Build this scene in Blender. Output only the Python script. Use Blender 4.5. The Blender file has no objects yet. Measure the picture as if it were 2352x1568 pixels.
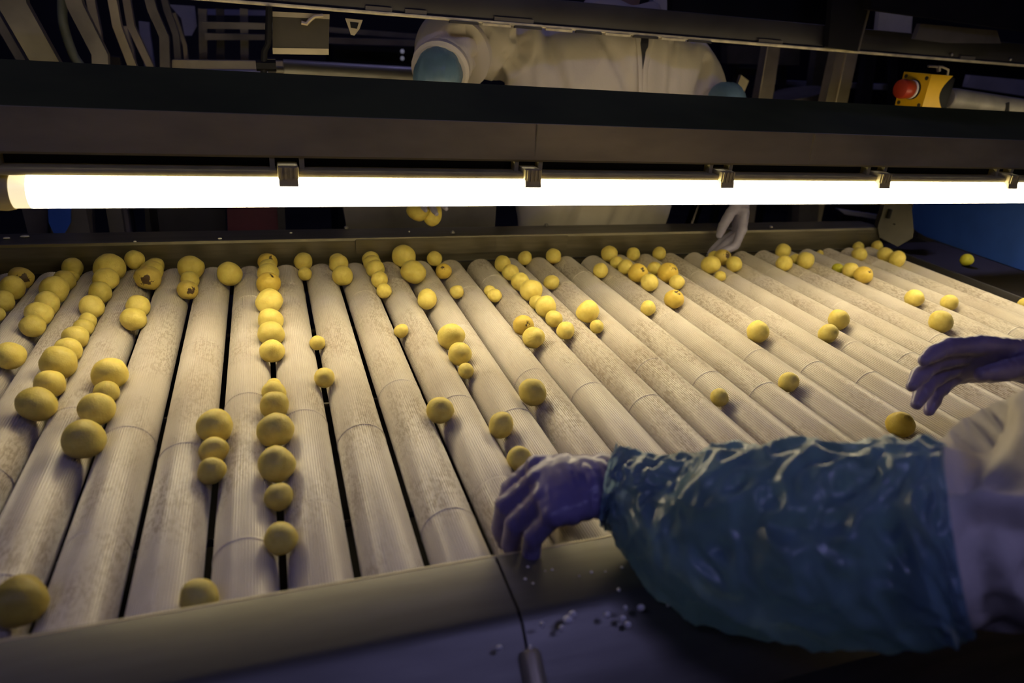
import bpy, bmesh, math, random
from mathutils import Vector, Matrix, Euler, noise
random.seed(7)
S = bpy.context.scene
COL = S.collection
# ------------------------------------------------------------------ camera, world, lights, exposure
CAM_ROT = (1.1508, -0.0716, -0.321)
CAM_LOC = Vector((0.1732, -1.6624, 0.5804))
FPX = 1603.17                                   # focal length in pixels of a 2352 px wide frame
cam_data = bpy.data.cameras.new('camera')
cam_data.sensor_width = 36.0
cam_data.lens = 36.0 * FPX / 2352
cam_data.clip_start = 0.02
cam_data.dof.use_dof = True
cam_data.dof.focus_distance = 1.32
cam_data.dof.aperture_fstop = 3.2
cam = bpy.data.objects.new('camera', cam_data)
COL.objects.link(cam)
cam.location = CAM_LOC
cam.rotation_euler = CAM_ROT
S.camera = cam
S.view_settings.view_transform = 'Standard'
S.view_settings.look = 'None'
S.view_settings.exposure = -0.12
S.view_settings.gamma = 1.0
S.view_settings.use_curve_mapping = False
TUBE_STRENGTH = 18.5
TUBE_COLOR = (1.0, 0.84, 0.51, 1)
CEIL_STRENGTH = 6.0
CEIL_COLOR = (0.42, 0.41, 1.0, 1)
w = bpy.data.worlds.new('world'); S.world = w; w.use_nodes = True
w.node_tree.nodes['Background'].inputs[0].default_value = (0.10, 0.10, 0.16, 1)
w.node_tree.nodes['Background'].inputs[1].default_value = 0.10
CAM_M = Euler(CAM_ROT, 'XYZ').to_matrix()
def ray(u, v): return CAM_M @ Vector(((u - 1176) / FPX, (784 - v) / FPX, -1.0))
def at(u, v, Y):
    d = ray(u, v); return CAM_LOC + d * ((Y - CAM_LOC.y) / d.y)
def atz(u, v, Z):
    d = ray(u, v); return CAM_LOC + d * ((Z - CAM_LOC.z) / d.z)
def atx(u, v, X):
    d = ray(u, v); return CAM_LOC + d * ((X - CAM_LOC.x) / d.x)
def atd(u, v, dist): return CAM_LOC + ray(u, v) * dist

# ------------------------------------------------------------------ materials
def nt(m): m.use_nodes = True; return m.node_tree
def mat(name, col, rough=0.5, metal=0.0, var=0.0, vscale=20, bump=0.0, bscale=200, stretch=(1,1,1), col2=None,
        spec=0.5, emit=None, estr=0, trans=0.0, coat=0.0, rvar=0.0, lo=0.35, hi=0.65, rnd=0.0):
    m = bpy.data.materials.new(name); t = nt(m); N = t.nodes; L = t.links
    b = N['Principled BSDF']
    b.inputs['Base Color'].default_value = (*col, 1)
    b.inputs['Roughness'].default_value = rough
    b.inputs['Metallic'].default_value = metal
    b.inputs['Specular IOR Level'].default_value = spec
    b.inputs['Coat Weight'].default_value = coat
    b.inputs['Transmission Weight'].default_value = trans
    if emit: b.inputs['Emission Color'].default_value = (*emit, 1); b.inputs['Emission Strength'].default_value = estr
    if var > 0 or bump > 0 or col2 or rvar:
        tc = N.new('ShaderNodeTexCoord'); mp = N.new('ShaderNodeMapping'); mp.inputs['Scale'].default_value = stretch
        oi = N.new('ShaderNodeObjectInfo'); va = N.new('ShaderNodeVectorMath'); va.operation = 'SCALE'
        va.inputs[0].default_value = (37, 17, 53); L.new(oi.outputs['Random'], va.inputs['Scale'])
        ad = N.new('ShaderNodeVectorMath'); ad.operation = 'ADD'
        L.new(tc.outputs['Object'], mp.inputs['Vector']); L.new(mp.outputs[0], ad.inputs[0]); L.new(va.outputs[0], ad.inputs[1])
    if var > 0 or col2 or rvar:
        n = N.new('ShaderNodeTexNoise'); n.inputs['Scale'].default_value = vscale; n.inputs['Detail'].default_value = 6
        L.new(ad.outputs[0], n.inputs['Vector'])
        mr = N.new('ShaderNodeMapRange'); mr.inputs[1].default_value = lo; mr.inputs[2].default_value = hi
        L.new(n.outputs['Fac'], mr.inputs[0])
        mx = N.new('ShaderNodeMix'); mx.data_type = 'RGBA'
        c2 = col2 or tuple(c * (1 - var) for c in col)
        mx.inputs[6].default_value = (*col, 1); mx.inputs[7].default_value = (*c2, 1)
        L.new(mr.outputs[0], mx.inputs[0])
        out = mx.outputs[2]
        if rnd:
            hs = N.new('ShaderNodeHueSaturation'); r2 = N.new('ShaderNodeMapRange')
            r2.inputs[3].default_value = 1 - rnd; r2.inputs[4].default_value = 1 + rnd
            L.new(oi.outputs['Random'], r2.inputs[0]); L.new(r2.outputs[0], hs.inputs['Value']); L.new(out, hs.inputs['Color'])
            out = hs.outputs[0]
        L.new(out, b.inputs['Base Color'])
        if rvar:
            r3 = N.new('ShaderNodeMapRange'); r3.inputs[3].default_value = rough - rvar; r3.inputs[4].default_value = rough + rvar
            L.new(n.outputs['Fac'], r3.inputs[0]); L.new(r3.outputs[0], b.inputs['Roughness'])
    if bump > 0:
        n2 = N.new('ShaderNodeTexNoise'); n2.inputs['Scale'].default_value = bscale; n2.inputs['Detail'].default_value = 4
        L.new(ad.outputs[0], n2.inputs['Vector'])
        bp = N.new('ShaderNodeBump'); bp.inputs['Strength'].default_value = bump; bp.inputs['Distance'].default_value = 0.002
        L.new(n2.outputs['Fac'], bp.inputs['Height']); L.new(bp.outputs[0], b.inputs['Normal'])
    return m
M = {}
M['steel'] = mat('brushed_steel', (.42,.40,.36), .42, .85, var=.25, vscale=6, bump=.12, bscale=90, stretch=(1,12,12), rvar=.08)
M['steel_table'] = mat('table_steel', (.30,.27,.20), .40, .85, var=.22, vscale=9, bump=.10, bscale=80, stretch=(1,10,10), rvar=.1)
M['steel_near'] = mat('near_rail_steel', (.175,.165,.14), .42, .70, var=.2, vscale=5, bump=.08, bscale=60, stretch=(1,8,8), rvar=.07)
M['steel_dark'] = mat('dark_steel', (.085,.08,.08), .5, .7, var=.35, vscale=5, bump=.1, bscale=60)
M['hood'] = mat('hood_steel', (.47,.40,.23), .45, .6, var=.3, vscale=4, stretch=(1,3,3), bump=.08, bscale=60, rvar=.08)
M['hood_top'] = mat('hood_top_unlit', (.070,.078,.022), .8, .0, spec=.15, var=.35, vscale=4, bump=.08, bscale=60)  # steel top; its unlit darkness is put into the colour
M['plastic_dark'] = mat('dark_plastic', (.42,.36,.17), .45, 0, var=.2, vscale=30)
M['black'] = mat('black_paint', (.010,.010,.012), .6, 0, spec=.2, var=.3, vscale=10)
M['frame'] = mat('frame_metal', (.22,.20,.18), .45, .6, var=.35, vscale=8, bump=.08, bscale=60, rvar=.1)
M['frame_warm_lit'] = mat('frame_metal_warm_lit', (.58,.50,.34), .45, .5, var=.3, vscale=8, bump=.08, bscale=60)  # frame metal with the lamp's warm brightness put into its colour
M['lilac'] = mat('pale_sheet', (.42,.42,.55), .5, 0, var=.15, vscale=12)
M['yellow'] = mat('yellow_plastic', (.70,.42,.008), .4, 0, var=.06, vscale=40)
M['red'] = mat('red_plastic', (.34,.032,.012), .38, 0, var=.1, vscale=40)
M['screw'] = mat('screw_metal', (.10,.09,.06), .4, .6)
M['pipe'] = mat('pipe_grey', (.30,.28,.25), .55, .3, var=.3, vscale=18, bump=.2, bscale=80)
M['hose'] = mat('hose_rubber', (.20,.22,.15), .5, 0, var=.2, vscale=30)
M['blue'] = mat('blue_polymer', (.035,.10,.46), .38, 0, var=.2, vscale=9, bump=.05, bscale=120)
M['maroon'] = mat('maroon_plastic', (.10,.02,.03), .5, 0, var=.3, vscale=9)
M['concrete'] = mat('floor_concrete', (.06,.06,.06), .6, 0, var=.4, vscale=3, bump=.2, bscale=30)
M['wallm'] = mat('wall_panel', (.035,.035,.045), .7, 0, var=.25, vscale=2)
M['pan'] = mat('drain_pan', (.02,.018,.015), .5, .3, var=.3, vscale=8)
M['residue'] = mat('starch_residue', (.86,.84,.78), .6, 0, var=.1, vscale=60)
M['tube'] = mat('lamp_tube', (.9,.9,.85), .3, emit=TUBE_COLOR[:3], estr=TUBE_STRENGTH)
M['tube_rear'] = mat('rear_lamp_tube', (.9,.9,.85), .3, emit=TUBE_COLOR[:3], estr=TUBE_STRENGTH*.36)
M['tube_end'] = mat('lamp_tube_end', (.75,.72,.58), .35, emit=TUBE_COLOR[:3], estr=TUBE_STRENGTH*.055)
M['ceil_lamp'] = mat('ceiling_lamp_diffuser', (.9,.9,.9), .4, emit=CEIL_COLOR[:3], estr=CEIL_STRENGTH)
M['ceil_lamp_front'] = mat('front_ceiling_lamp_diffuser', (.9,.9,.9), .4, emit=CEIL_COLOR[:3], estr=CEIL_STRENGTH*3.0)
M['coat'] = mat('coat_cotton', (.62,.57,.50), .85, 0, var=.12, vscale=6, bump=.25, bscale=160, spec=.2)
M['shirt'] = mat('dark_shirt', (.03,.03,.04), .8, 0, var=.2, vscale=20)
M['trousers'] = mat('dark_trousers', (.03,.03,.035), .85, 0, var=.2, vscale=20)
M['shoe'] = mat('white_rubber', (.4,.4,.4), .5, 0, var=.1, vscale=20)
M['skin'] = mat('skin', (.48,.30,.21), .55, 0, var=.1, vscale=20)
M['cap'] = mat('white_cap', (.65,.64,.66), .8, 0, var=.1, vscale=20)
M['eye'] = mat('eye_white', (.7,.7,.7), .2)
M['glove'] = mat('purple_nitrile', (.21,.175,.34), .33, 0, var=.25, vscale=25, bump=.6, bscale=55, stretch=(1,1,1))
M['glove_pale'] = mat('pale_nitrile', (.36,.34,.48), .5, 0, var=.15, vscale=30, bump=.25, bscale=90)
M['lit_lip'] = mat('lit_lip', (.88,.78,.52), .4, .15, var=.4, vscale=30)  # tube light falling on the beam lip, put into the pale gold colour
M['guard'] = mat('guard_steel', (.06,.052,.036), .5, .3, var=.3, vscale=14)
M['sleeve'] = mat('blue_film', (.27,.44,.54), .28, 0, var=.5, vscale=14, bump=1.0, bscale=30, stretch=(2.6,1,1), spec=.7, coat=.25, rvar=.1)
M['mesh'] = mat('wire_mesh', (.055,.05,.045), .30, .9)

def roller_mat():
    m = bpy.data.materials.new('roller_polymer'); t = nt(m); N = t.nodes; L = t.links; b = N['Principled BSDF']
    tc = N.new('ShaderNodeTexCoord'); oi = N.new('ShaderNodeObjectInfo')
    va = N.new('ShaderNodeVectorMath'); va.operation = 'SCALE'; va.inputs[0].default_value = (3, 41, 5); L.new(oi.outputs['Random'], va.inputs['Scale'])
    ad = N.new('ShaderNodeVectorMath'); ad.operation = 'ADD'; L.new(tc.outputs['Object'], ad.inputs[0]); L.new(va.outputs[0], ad.inputs[1])
    def nz(scale, st, det=5):
        mp = N.new('ShaderNodeMapping'); mp.inputs['Scale'].default_value = st; L.new(ad.outputs[0], mp.inputs['Vector'])
        n = N.new('ShaderNodeTexNoise'); n.inputs['Scale'].default_value = scale; n.inputs['Detail'].default_value = det; n.inputs['Roughness'].default_value = .65
        L.new(mp.outputs[0], n.inputs['Vector']); return n.outputs['Fac']
    def rng(s, a, c):
        r = N.new('ShaderNodeMapRange'); r.inputs[1].default_value = a; r.inputs[2].default_value = c; L.new(s, r.inputs[0]); return r.outputs[0]
    def mul(a, c):
        r = N.new('ShaderNodeMath'); r.operation = 'MULTIPLY'; L.new(a, r.inputs[0])
        if isinstance(c, float): r.inputs[1].default_value = c
        else: L.new(c, r.inputs[1])
        return r.outputs[0]
    fleck = rng(nz(240, (1, .38, 1)), .48, .55)
    zone = rng(nz(4.5, (1.6, 1, 1.6), 3), .46, .62)
    broad = rng(nz(7, (1, .6, 1), 4), .35, .70)
    def mix(f, a, c):
        x = N.new('ShaderNodeMix'); x.data_type = 'RGBA'; L.new(f, x.inputs[0])
        for k, s in ((6, a), (7, c)):
            if isinstance(s, tuple): x.inputs[k].default_value = (*s, 1)
            else: L.new(s, x.inputs[k])
        return x.outputs[2]
    c = mix(broad, (.66, .61, .53), (.54, .48, .40))
    c = mix(mul(mul(fleck, zone), .8), c, (.36, .295, .215))
    L.new(c, b.inputs['Base Color'])
    b.inputs['Roughness'].default_value = .34; b.inputs['Specular IOR Level'].default_value = .5
    return m
M['roller'] = roller_mat()

def potato_mat(name, base, dark, amount, spot_scale=28, thr=(.60, .66), bruise=None, brad=.5, bcol=(.13,.07,.025)):
    m = bpy.data.materials.new(name); t = nt(m); N = t.nodes; L = t.links; b = N['Principled BSDF']
    tc = N.new('ShaderNodeTexCoord'); oi = N.new('ShaderNodeObjectInfo')
    va = N.new('ShaderNodeVectorMath'); va.operation = 'SCALE'; va.inputs[0].default_value = (13, 7, 19); L.new(oi.outputs['Random'], va.inputs['Scale'])
    ad = N.new('ShaderNodeVectorMath'); ad.operation = 'ADD'; L.new(tc.outputs['Object'], ad.inputs[0]); L.new(va.outputs[0], ad.inputs[1])
    def nz(scale, det=4):
        n = N.new('ShaderNodeTexNoise'); n.inputs['Scale'].default_value = scale; n.inputs['Detail'].default_value = det; L.new(ad.outputs[0], n.inputs['Vector']); return n.outputs['Fac']
    def rng(s, a, c):
        r = N.new('ShaderNodeMapRange'); r.inputs[1].default_value = a; r.inputs[2].default_value = c; L.new(s, r.inputs[0]); return r.outputs[0]
    def mix(f, a, c):
        x = N.new('ShaderNodeMix'); x.data_type = 'RGBA'; L.new(f, x.inputs[0])
        for k, s in ((6, a), (7, c)):
            if isinstance(s, tuple): x.inputs[k].default_value = (*s, 1)
            else: L.new(s, x.inputs[k])
        return x.outputs[2]
    c = mix(rng(nz(2.2), .35, .65), base, tuple(k * f for k, f in zip(base, (.90, .86, .75))))
    if amount:
        s = rng(nz(spot_scale * .1, 2), *thr); c = mix(s, c, dark)
    if bruise:
        dp = N.new('ShaderNodeVectorMath'); dp.operation = 'DISTANCE'; L.new(tc.outputs['Object'], dp.inputs[0]); dp.inputs[1].default_value = bruise
        nn = N.new('ShaderNodeMath'); nn.operation = 'MULTIPLY_ADD'; L.new(nz(3.5, 5), nn.inputs[0]); nn.inputs[1].default_value = 1.3; L.new(dp.outputs['Value'], nn.inputs[2])
        c = mix(rng(nn.outputs[0], brad + .74, brad + .62), c, bcol)
    hs = N.new('ShaderNodeHueSaturation'); r2 = N.new('ShaderNodeMapRange'); r2.inputs[3].default_value = .86; r2.inputs[4].default_value = 1.12
    L.new(oi.outputs['Random'], r2.inputs[0]); L.new(r2.outputs[0], hs.inputs['Value']); L.new(c, hs.inputs['Color'])
    L.new(hs.outputs[0], b.inputs['Base Color'])
    b.inputs['Roughness'].default_value = .5; b.inputs['Specular IOR Level'].default_value = .4
    b.inputs['Subsurface Weight'].default_value = .12; b.inputs['Subsurface Radius'].default_value = (.01, .006, .002); b.inputs['Subsurface Scale'].default_value = .3
    bp = N.new('ShaderNodeBump'); bp.inputs['Strength'].default_value = .12; bp.inputs['Distance'].default_value = .02
    L.new(nz(9, 5), bp.inputs['Height']); L.new(bp.outputs[0], b.inputs['Normal'])
    return m
PY = (.76, .63, .150)
M['potato'] = potato_mat('potato_flesh', PY, PY, 0)
M['potato_spotted'] = potato_mat('potato_flesh_spotted', (.70,.52,.09), (.10,.05,.015), 0, bruise=(.15,-.55,.72), brad=.13, bcol=(.06,.035,.015))
M['potato_bruised'] = potato_mat('potato_flesh_bruised', (.62,.48,.11), (.2,.11,.03), 0, bruise=(.25,-.85,.40), brad=.34, bcol=(.075,.042,.018))
M['potato_green'] = potato_mat('potato_flesh_green', (.52,.50,.035), PY, 0, bruise=(-.3,-.75,.55), brad=-.02)
M['potato_pitted'] = potato_mat('potato_flesh_pitted', (.60,.46,.07), (.2,.11,.03), 0, bruise=(-.1,-.70,.66), brad=-.05)
M['potato_dark'] = potato_mat('potato_flesh_dark', (.42,.33,.06), (.12,.08,.03), 0, bruise=(-.8,-.3,.4), brad=.3, bcol=(.10,.07,.035))

# ------------------------------------------------------------------ helpers
def tag(o, label=None, cat=None, group=None, kind=None):
    if label: o['label'] = label
    if cat: o['category'] = cat
    if group: o['group'] = group
    if kind: o['kind'] = kind
    return o
def empty(name, loc, label, cat, group=None):
    o = bpy.data.objects.new(name, None); COL.objects.link(o); o.location = loc; o.empty_display_size = .05
    return tag(o, label, cat, group)
def obj(name, me, m=None, parent=None, loc=None):
    """link mesh me (world coordinates) as an object; parented objects keep world place; origin moved to loc if given"""
    if m is not None:
        me.materials.clear(); me.materials.append(m)
    o = bpy.data.objects.new(name, me); COL.objects.link(o)
    if loc is not None:
        loc = Vector(loc); me.transform(Matrix.Translation(-loc)); o.location = loc
    if parent is not None:
        o.parent = parent
        off = Vector((0, 0, 0)); p = parent
        while p is not None: off += Vector(p.location); p = p.parent
        o.location = Vector(o.location) - off
    return o
class MB:
    """collects shapes into one bmesh"""
    def __init__(s): s.b = bmesh.new()
    def box(s, c, d, rot=None, bev=0.0):
        r = bmesh.ops.create_cube(s.b, size=1.0); vs = r['verts']
        mt = Matrix.Translation(Vector(c)) @ (rot.to_4x4() if rot else Matrix.Identity(4)) @ Matrix.Diagonal((*d, 1))
        bmesh.ops.transform(s.b, matrix=mt, verts=vs)
        if bev > 0:
            es = list({e for v in vs for e in v.link_edges})
            bmesh.ops.bevel(s.b, geom=es, offset=bev, segments=2, affect='EDGES', profile=.5)
        return s
    def box2(s, a, c, bev=0.0):
        a = Vector(a); c = Vector(c); return s.box((a + c) / 2, [abs(x) for x in (c - a)], bev=bev)
    def tube(s, pts, r, seg=12, cap=True, up=None):
        vs, fs = loft(pts, r, seg, cap, up); s.add(vs, fs); return s
    def add(s, vs, fs):
        bv = [s.b.verts.new(v) for v in vs]
        for f in fs:
            try: s.b.faces.new([bv[i] for i in f])
            except ValueError: pass
        return s
    def prism(s, poly, ext):
        """poly: list of 3D points (planar), extruded by vector ext"""
        n = len(poly); ext = Vector(ext)
        vs = [Vector(p) for p in poly] + [Vector(p) + ext for p in poly]
        fs = [list(range(n))[::-1], list(range(n, 2 * n))] + [[i, (i + 1) % n, n + (i + 1) % n, n + i] for i in range(n)]
        return s.add(vs, fs)
    def bevel(s, off, ang=30, seg=2):
        es = [e for e in s.b.edges if len(e.link_faces) == 2 and e.calc_face_angle(0) > math.radians(ang)]
        bmesh.ops.bevel(s.b, geom=es, offset=off, segments=seg, affect='EDGES', profile=.5); return s
    def mesh(s, name, smooth=True, ang=35):
        bmesh.ops.recalc_face_normals(s.b, faces=s.b.faces)
        for f in s.b.faces: f.smooth = smooth
        if smooth:
            for e in s.b.edges:
                if len(e.link_faces) == 2 and e.calc_face_angle(0) > math.radians(ang): e.smooth = False
        me = bpy.data.meshes.new(name); s.b.to_mesh(me); s.b.free(); return me
    def build(s, name, m, parent=None, loc=None, smooth=True, ang=35):
        return obj(name, s.mesh(name, smooth, ang), m, parent, loc)
def loft(pts, r, seg=12, cap=True, up=None):
    pts = [Vector(p) for p in pts]; n = len(pts)
    if not isinstance(r, (list, tuple)): r = [r] * n
    ref = Vector(up) if up else Vector((0, 0, 1))
    vs, fs = [], []; prev = None
    for i, p in enumerate(pts):
        t = (pts[min(i + 1, n - 1)] - pts[max(i - 1, 0)]).normalized()
        if prev is None:
            u = ref - t * ref.dot(t)
            if u.length < 1e-3: u = Vector((0, 1, 0)) - t * t.y
            if u.length < 1e-3: u = Vector((1, 0, 0)) - t * t.x
        else: u = prev - t * prev.dot(t)
        u.normalize(); prev = u; v = t.cross(u)
        a, c = r[i] if isinstance(r[i], (list, tuple)) else (r[i], r[i])
        for k in range(seg):
            th = 2 * math.pi * k / seg
            vs.append(p + u * (a * math.cos(th)) + v * (c * math.sin(th)))   # a along up, c sideways
    for i in range(n - 1):
        for k in range(seg):
            k2 = (k + 1) % seg
            fs.append([i * seg + k, i * seg + k2, (i + 1) * seg + k2, (i + 1) * seg + k])
    if cap: fs.append(list(range(seg))[::-1]); fs.append([(n - 1) * seg + k for k in range(seg)])
    return vs, fs
def spline(pts, k=6):
    """Catmull-Rom through tuples of any length"""
    P = [tuple(p) for p in pts]; P = [P[0]] + P + [P[-1]]; out = []
    for i in range(1, len(P) - 2):
        for j in range(k):
            t = j / k
            out.append(tuple(.5 * (2*b + (c - a)*t + (2*a - 5*b + 4*c - d)*t*t + (-a + 3*b - 3*c + d)*t**3) for a, b, c, d in zip(P[i-1], P[i], P[i+1], P[i+2])))
    out.append(P[-2]); return out
def remesh(mb, name, voxel, smooth=6, disp=None):
    me = mb.mesh(name + '_raw', smooth=False)
    o = bpy.data.objects.new('tmp', me); COL.objects.link(o)
    md = o.modifiers.new('r', 'REMESH'); md.mode = 'VOXEL'; md.voxel_size = voxel
    sm = o.modifiers.new('s', 'SMOOTH'); sm.iterations = smooth; sm.factor = .5
    dg = bpy.context.evaluated_depsgraph_get(); dg.update()
    out = bpy.data.meshes.new_from_object(o.evaluated_get(dg))
    bpy.data.objects.remove(o); bpy.data.meshes.remove(me)
    if disp:
        no = [v.normal.copy() for v in out.vertices]
        for v, nn in zip(out.vertices, no): v.co = v.co + nn * disp(v.co, nn)
    for p in out.polygons: p.use_smooth = True
    out.name = name
    return out
def ellipsoid(mb, c, r, rot=None, seg=16):
    res = bmesh.ops.create_uvsphere(mb.b, u_segments=seg, v_segments=seg // 2 + 2, radius=1)
    mt = Matrix.Translation(Vector(c)) @ (rot.to_4x4() if rot else Matrix.Identity(4)) @ Matrix.Diagonal((*r, 1))
    bmesh.ops.transform(mb.b, matrix=mt, verts=res['verts'])

def add_translucency(m, col, fac):
    t = m.node_tree; N = t.nodes; L = t.links; b = N['Principled BSDF']; o = N['Material Output']
    tr = N.new('ShaderNodeBsdfTranslucent'); tr.inputs[0].default_value = (*col, 1)
    mx = N.new('ShaderNodeMixShader'); mx.inputs[0].default_value = fac
    nl = b.inputs['Normal'].links
    if nl: L.new(nl[0].from_socket, tr.inputs['Normal'])
    L.new(b.outputs[0], mx.inputs[1]); L.new(tr.outputs[0], mx.inputs[2]); L.new(mx.outputs[0], o.inputs[0])
add_translucency(M['sleeve'], (.36, .52, .64), .55)
# ------------------------------------------------------------------ room shell
FZ = -0.90
def shell(name, a, c, m):
    o = MB().box2(a, c).build(name, M[m], smooth=False); o['kind'] = 'structure'; return o
shell('floor', (-4.2, -4.2, FZ - .1), (6.2, 5.2, FZ), 'concrete')
shell('ceiling', (-4.2, -4.2, 2.7), (6.2, 5.2, 2.8), 'wallm')
shell('wall_back', (-4.2, 5.1, FZ), (6.2, 5.2, 2.7), 'wallm')
shell('wall_front', (-4.2, -4.2, FZ), (6.2, -4.1, 2.7), 'wallm')
shell('wall_left', (-4.2, -4.1, FZ), (-4.1, 5.1, 2.7), 'wallm')
shell('wall_right', (6.1, -4.1, FZ), (6.2, 5.1, 2.7), 'wallm')
# factory ceiling lights: they give the cold violet fill
for i, (x, y) in enumerate([(-1.4, -2.6), (1.2, -2.6), (-1.4, 1.6), (1.2, 1.6), (3.8, 1.6)]):
    t = empty('ceiling_light', (x, y, 2.7), '%s violet-white ceiling batten light above the %s of the hall' % (['first', 'second', 'third', 'fourth', 'fifth'][i], 'front' if y < 0 else 'back'), 'light', 'ceiling batten lights')
    MB().box2((x - .62, y - .1, 2.66), (x + .62, y + .1, 2.7), .005).build('housing', M['frame'], t)
    MB().box2((x - .6, y - .08, 2.635), (x + .6, y + .08, 2.66), .01).build('diffuser', M['ceil_lamp_front' if y < 0 else 'ceil_lamp'], t)

# ------------------------------------------------------------------ roller sorting table
P = .08; RR = .0355; RL = 1.095
table = empty('sorting_table', (.7, -.53, FZ), 'long stainless sorting table with a bed of cream fluted rollers', 'conveyor')
def roller_mesh(name, rings):
    NF = 66; prof = [(0, RR), (.5, RR), (.68, RR - .0011), (.84, RR - .0011)]
    ys = [0, .003]
    for y, h in rings: ys += [y - .0028, y - .0012, y + .0012, y + .0028]
    ys += [RL - .003, RL]; vs = []; fs = []
    K = NF * 4
    for j, y in enumerate(sorted(ys)):
        dr = 0
        if j == 0 or j == len(ys) - 1: dr = -.003
        for yy, h in rings:
            if abs(y - yy) < .002: dr = h
        for k in range(NF):
            for f, r in prof:
                a = 2 * math.pi * (k + f) / NF
                flat = any(abs(y - yy) < .002 for yy, h in rings)
                rr = (RR if flat else r) + dr
                vs.append((rr * math.cos(a), -y, rr * math.sin(a)))
    n = len(ys)
    for j in range(n - 1):
        for k in range(K):
            k2 = (k + 1) % K; fs.append((j*K + k, j*K + k2, (j+1)*K + k2, (j+1)*K + k))
    fs.append(tuple(range(K))); fs.append(tuple((n - 1) * K + k for k in range(K))[::-1])
    me = bpy.data.meshes.new(name); me.from_pydata(vs, [], fs); me.update()
    me.materials.append(M['roller']); return me
RM = [roller_mesh('roller_a', [(.13, .0006), (.70, .0007), (.93, -.0005)]), roller_mesh('roller_b', [(.16, -.0006), (.42, .0005), (.76, .0007)]),
      roller_mesh('roller_c', [(.20, .0006), (.63, .0007), (.98, .0005)])]
sh = MB().tube([(0, .05, 0), (0, -RL - .05, 0)], .009, 10).mesh('roller_shaft')
sh.materials.append(M['steel_dark'])
for n, i in enumerate(range(-7, 26)):
    o = bpy.data.objects.new('roller', RM[(i * 7) % 3]); COL.objects.link(o); o.parent = table
    o.location = Vector(((i - .5) * P, 0, 0)) - table.location
    o.rotation_euler = (0, random.uniform(0, 6.28), 0)
    s = bpy.data.objects.new('axle', sh); COL.objects.link(s); s.parent = o
X0, X1 = -.66, 2.03
# far side rail: lip, sloping inner face, flange behind
def profile_x(pts, th, xa, xb):
    """sheet with profile pts in (y,z), thickness th, from xa to xb"""
    P2 = [Vector((0, y, z)) for y, z in pts]; off = []
    for i, p in enumerate(P2):
        d = (P2[min(i + 1, len(P2) - 1)] - P2[max(i - 1, 0)]).normalized()
        off.append(p + Vector((0, -d.z, d.y)) * -th)
    poly = P2 + off[::-1]
    return MB().prism([Vector((xa, p.y, p.z)) for p in poly], (xb - xa, 0, 0))
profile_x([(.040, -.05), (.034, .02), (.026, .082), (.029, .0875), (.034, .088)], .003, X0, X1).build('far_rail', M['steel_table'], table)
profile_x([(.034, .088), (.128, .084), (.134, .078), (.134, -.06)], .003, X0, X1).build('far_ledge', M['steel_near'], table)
# overlapping joint plate with rounded corners on the far rail
jp = []
for k in range(7): a = math.pi + k * math.pi / 12; jp.append((.385 + .018 * math.cos(a), .060 + .018 * math.sin(a)))
jp = [(.367, .086)] + jp + [(.93, .042), (.93, .086)]
mb = MB(); mb.prism([Vector((x, .0335 - (z - .02) * .12 - .0035, z)) for x, z in jp], (0, -.003, 0)); mb.build('joint_plate', M['steel_table'], table, smooth=False)
MB().box2((X0, .028, .018), (X1, .0345, .021)).build('rail_fold', M['steel_dark'], table, smooth=False)
for x, y in [(.355, .122), (.905, .120), (.62, .06), (1.62, .06)]:
    ellipsoid(b_ := MB(), (x, y, .088), (.006, .006, .005), seg=10); b_.build('bolt', M['steel'], table)
# near side rail in two plates with a seam
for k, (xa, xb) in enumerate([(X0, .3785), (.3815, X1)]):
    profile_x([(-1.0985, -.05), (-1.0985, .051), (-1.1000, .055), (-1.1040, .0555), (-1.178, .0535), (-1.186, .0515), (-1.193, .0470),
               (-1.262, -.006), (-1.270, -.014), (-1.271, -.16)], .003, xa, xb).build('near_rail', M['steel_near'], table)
MB().tube([(X0, -1.1015, .0565), (X1, -1.1015, .0565)], .0022, 8).build('near_lip', M['frame_warm_lit'], table)
MB().box2((.3770, -1.178, .040), (.3830, -1.105, .0525)).build('seam_strip', M['black'], table, smooth=False)
d = Vector((0, -.069, -.053)).normalized()
pb = Vector((.3805, -1.214, .039))
MB().tube([pb - d*.002, pb, pb + d*.004, pb + d*.09], [.002, .0085, .0105, .0115], 14).build('latch_pin', M['frame_warm_lit'], table)
MB().box2((X0, -1.09, -.16), (X1, .03, -.155)).build('drain_pan', M['pan'], table, smooth=False)
for y in (-.18, -.52, -.86):
    MB().tube([(X0, y, -.062), (X1, y, -.062)], .005, 8).build('tie_rod', M['frame'], table)
for x in (-.5, .75, 1.95):
    for y in (-1.2, .09): MB().box2((x - .03, y - .03, FZ), (x + .03, y + .03, -.06), .004).build('leg', M['frame'], table)
# far right corner guard: curved cheek plate
cg = []
c0 = [at(2020, 545, 0.02), at(2016, 520, .02), at(2026, 490, .02), at(2036, 455, .02), at(2092, 455, .02), at(2090, 505, .02), at(2105, 532, -.06), at(2102, 548, -.06), at(2062, 566, -.05)]
mb = MB(); mb.prism([Vector((p.x, .02 if i < 6 else -.05, p.z)) for i, p in enumerate(c0)], (.02, .035, 0)); mb.bevel(.004).build('corner_guard', M['guard'], table)
for u, v in [(2040, 492), (2050, 525)]:
    p = at(u, v, .015); MB().tube([p + Vector((0, -.004, .018)), p + Vector((0, -.004, -.012))], .006, 8).build('guard_slot', M['black'], table)

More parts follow.
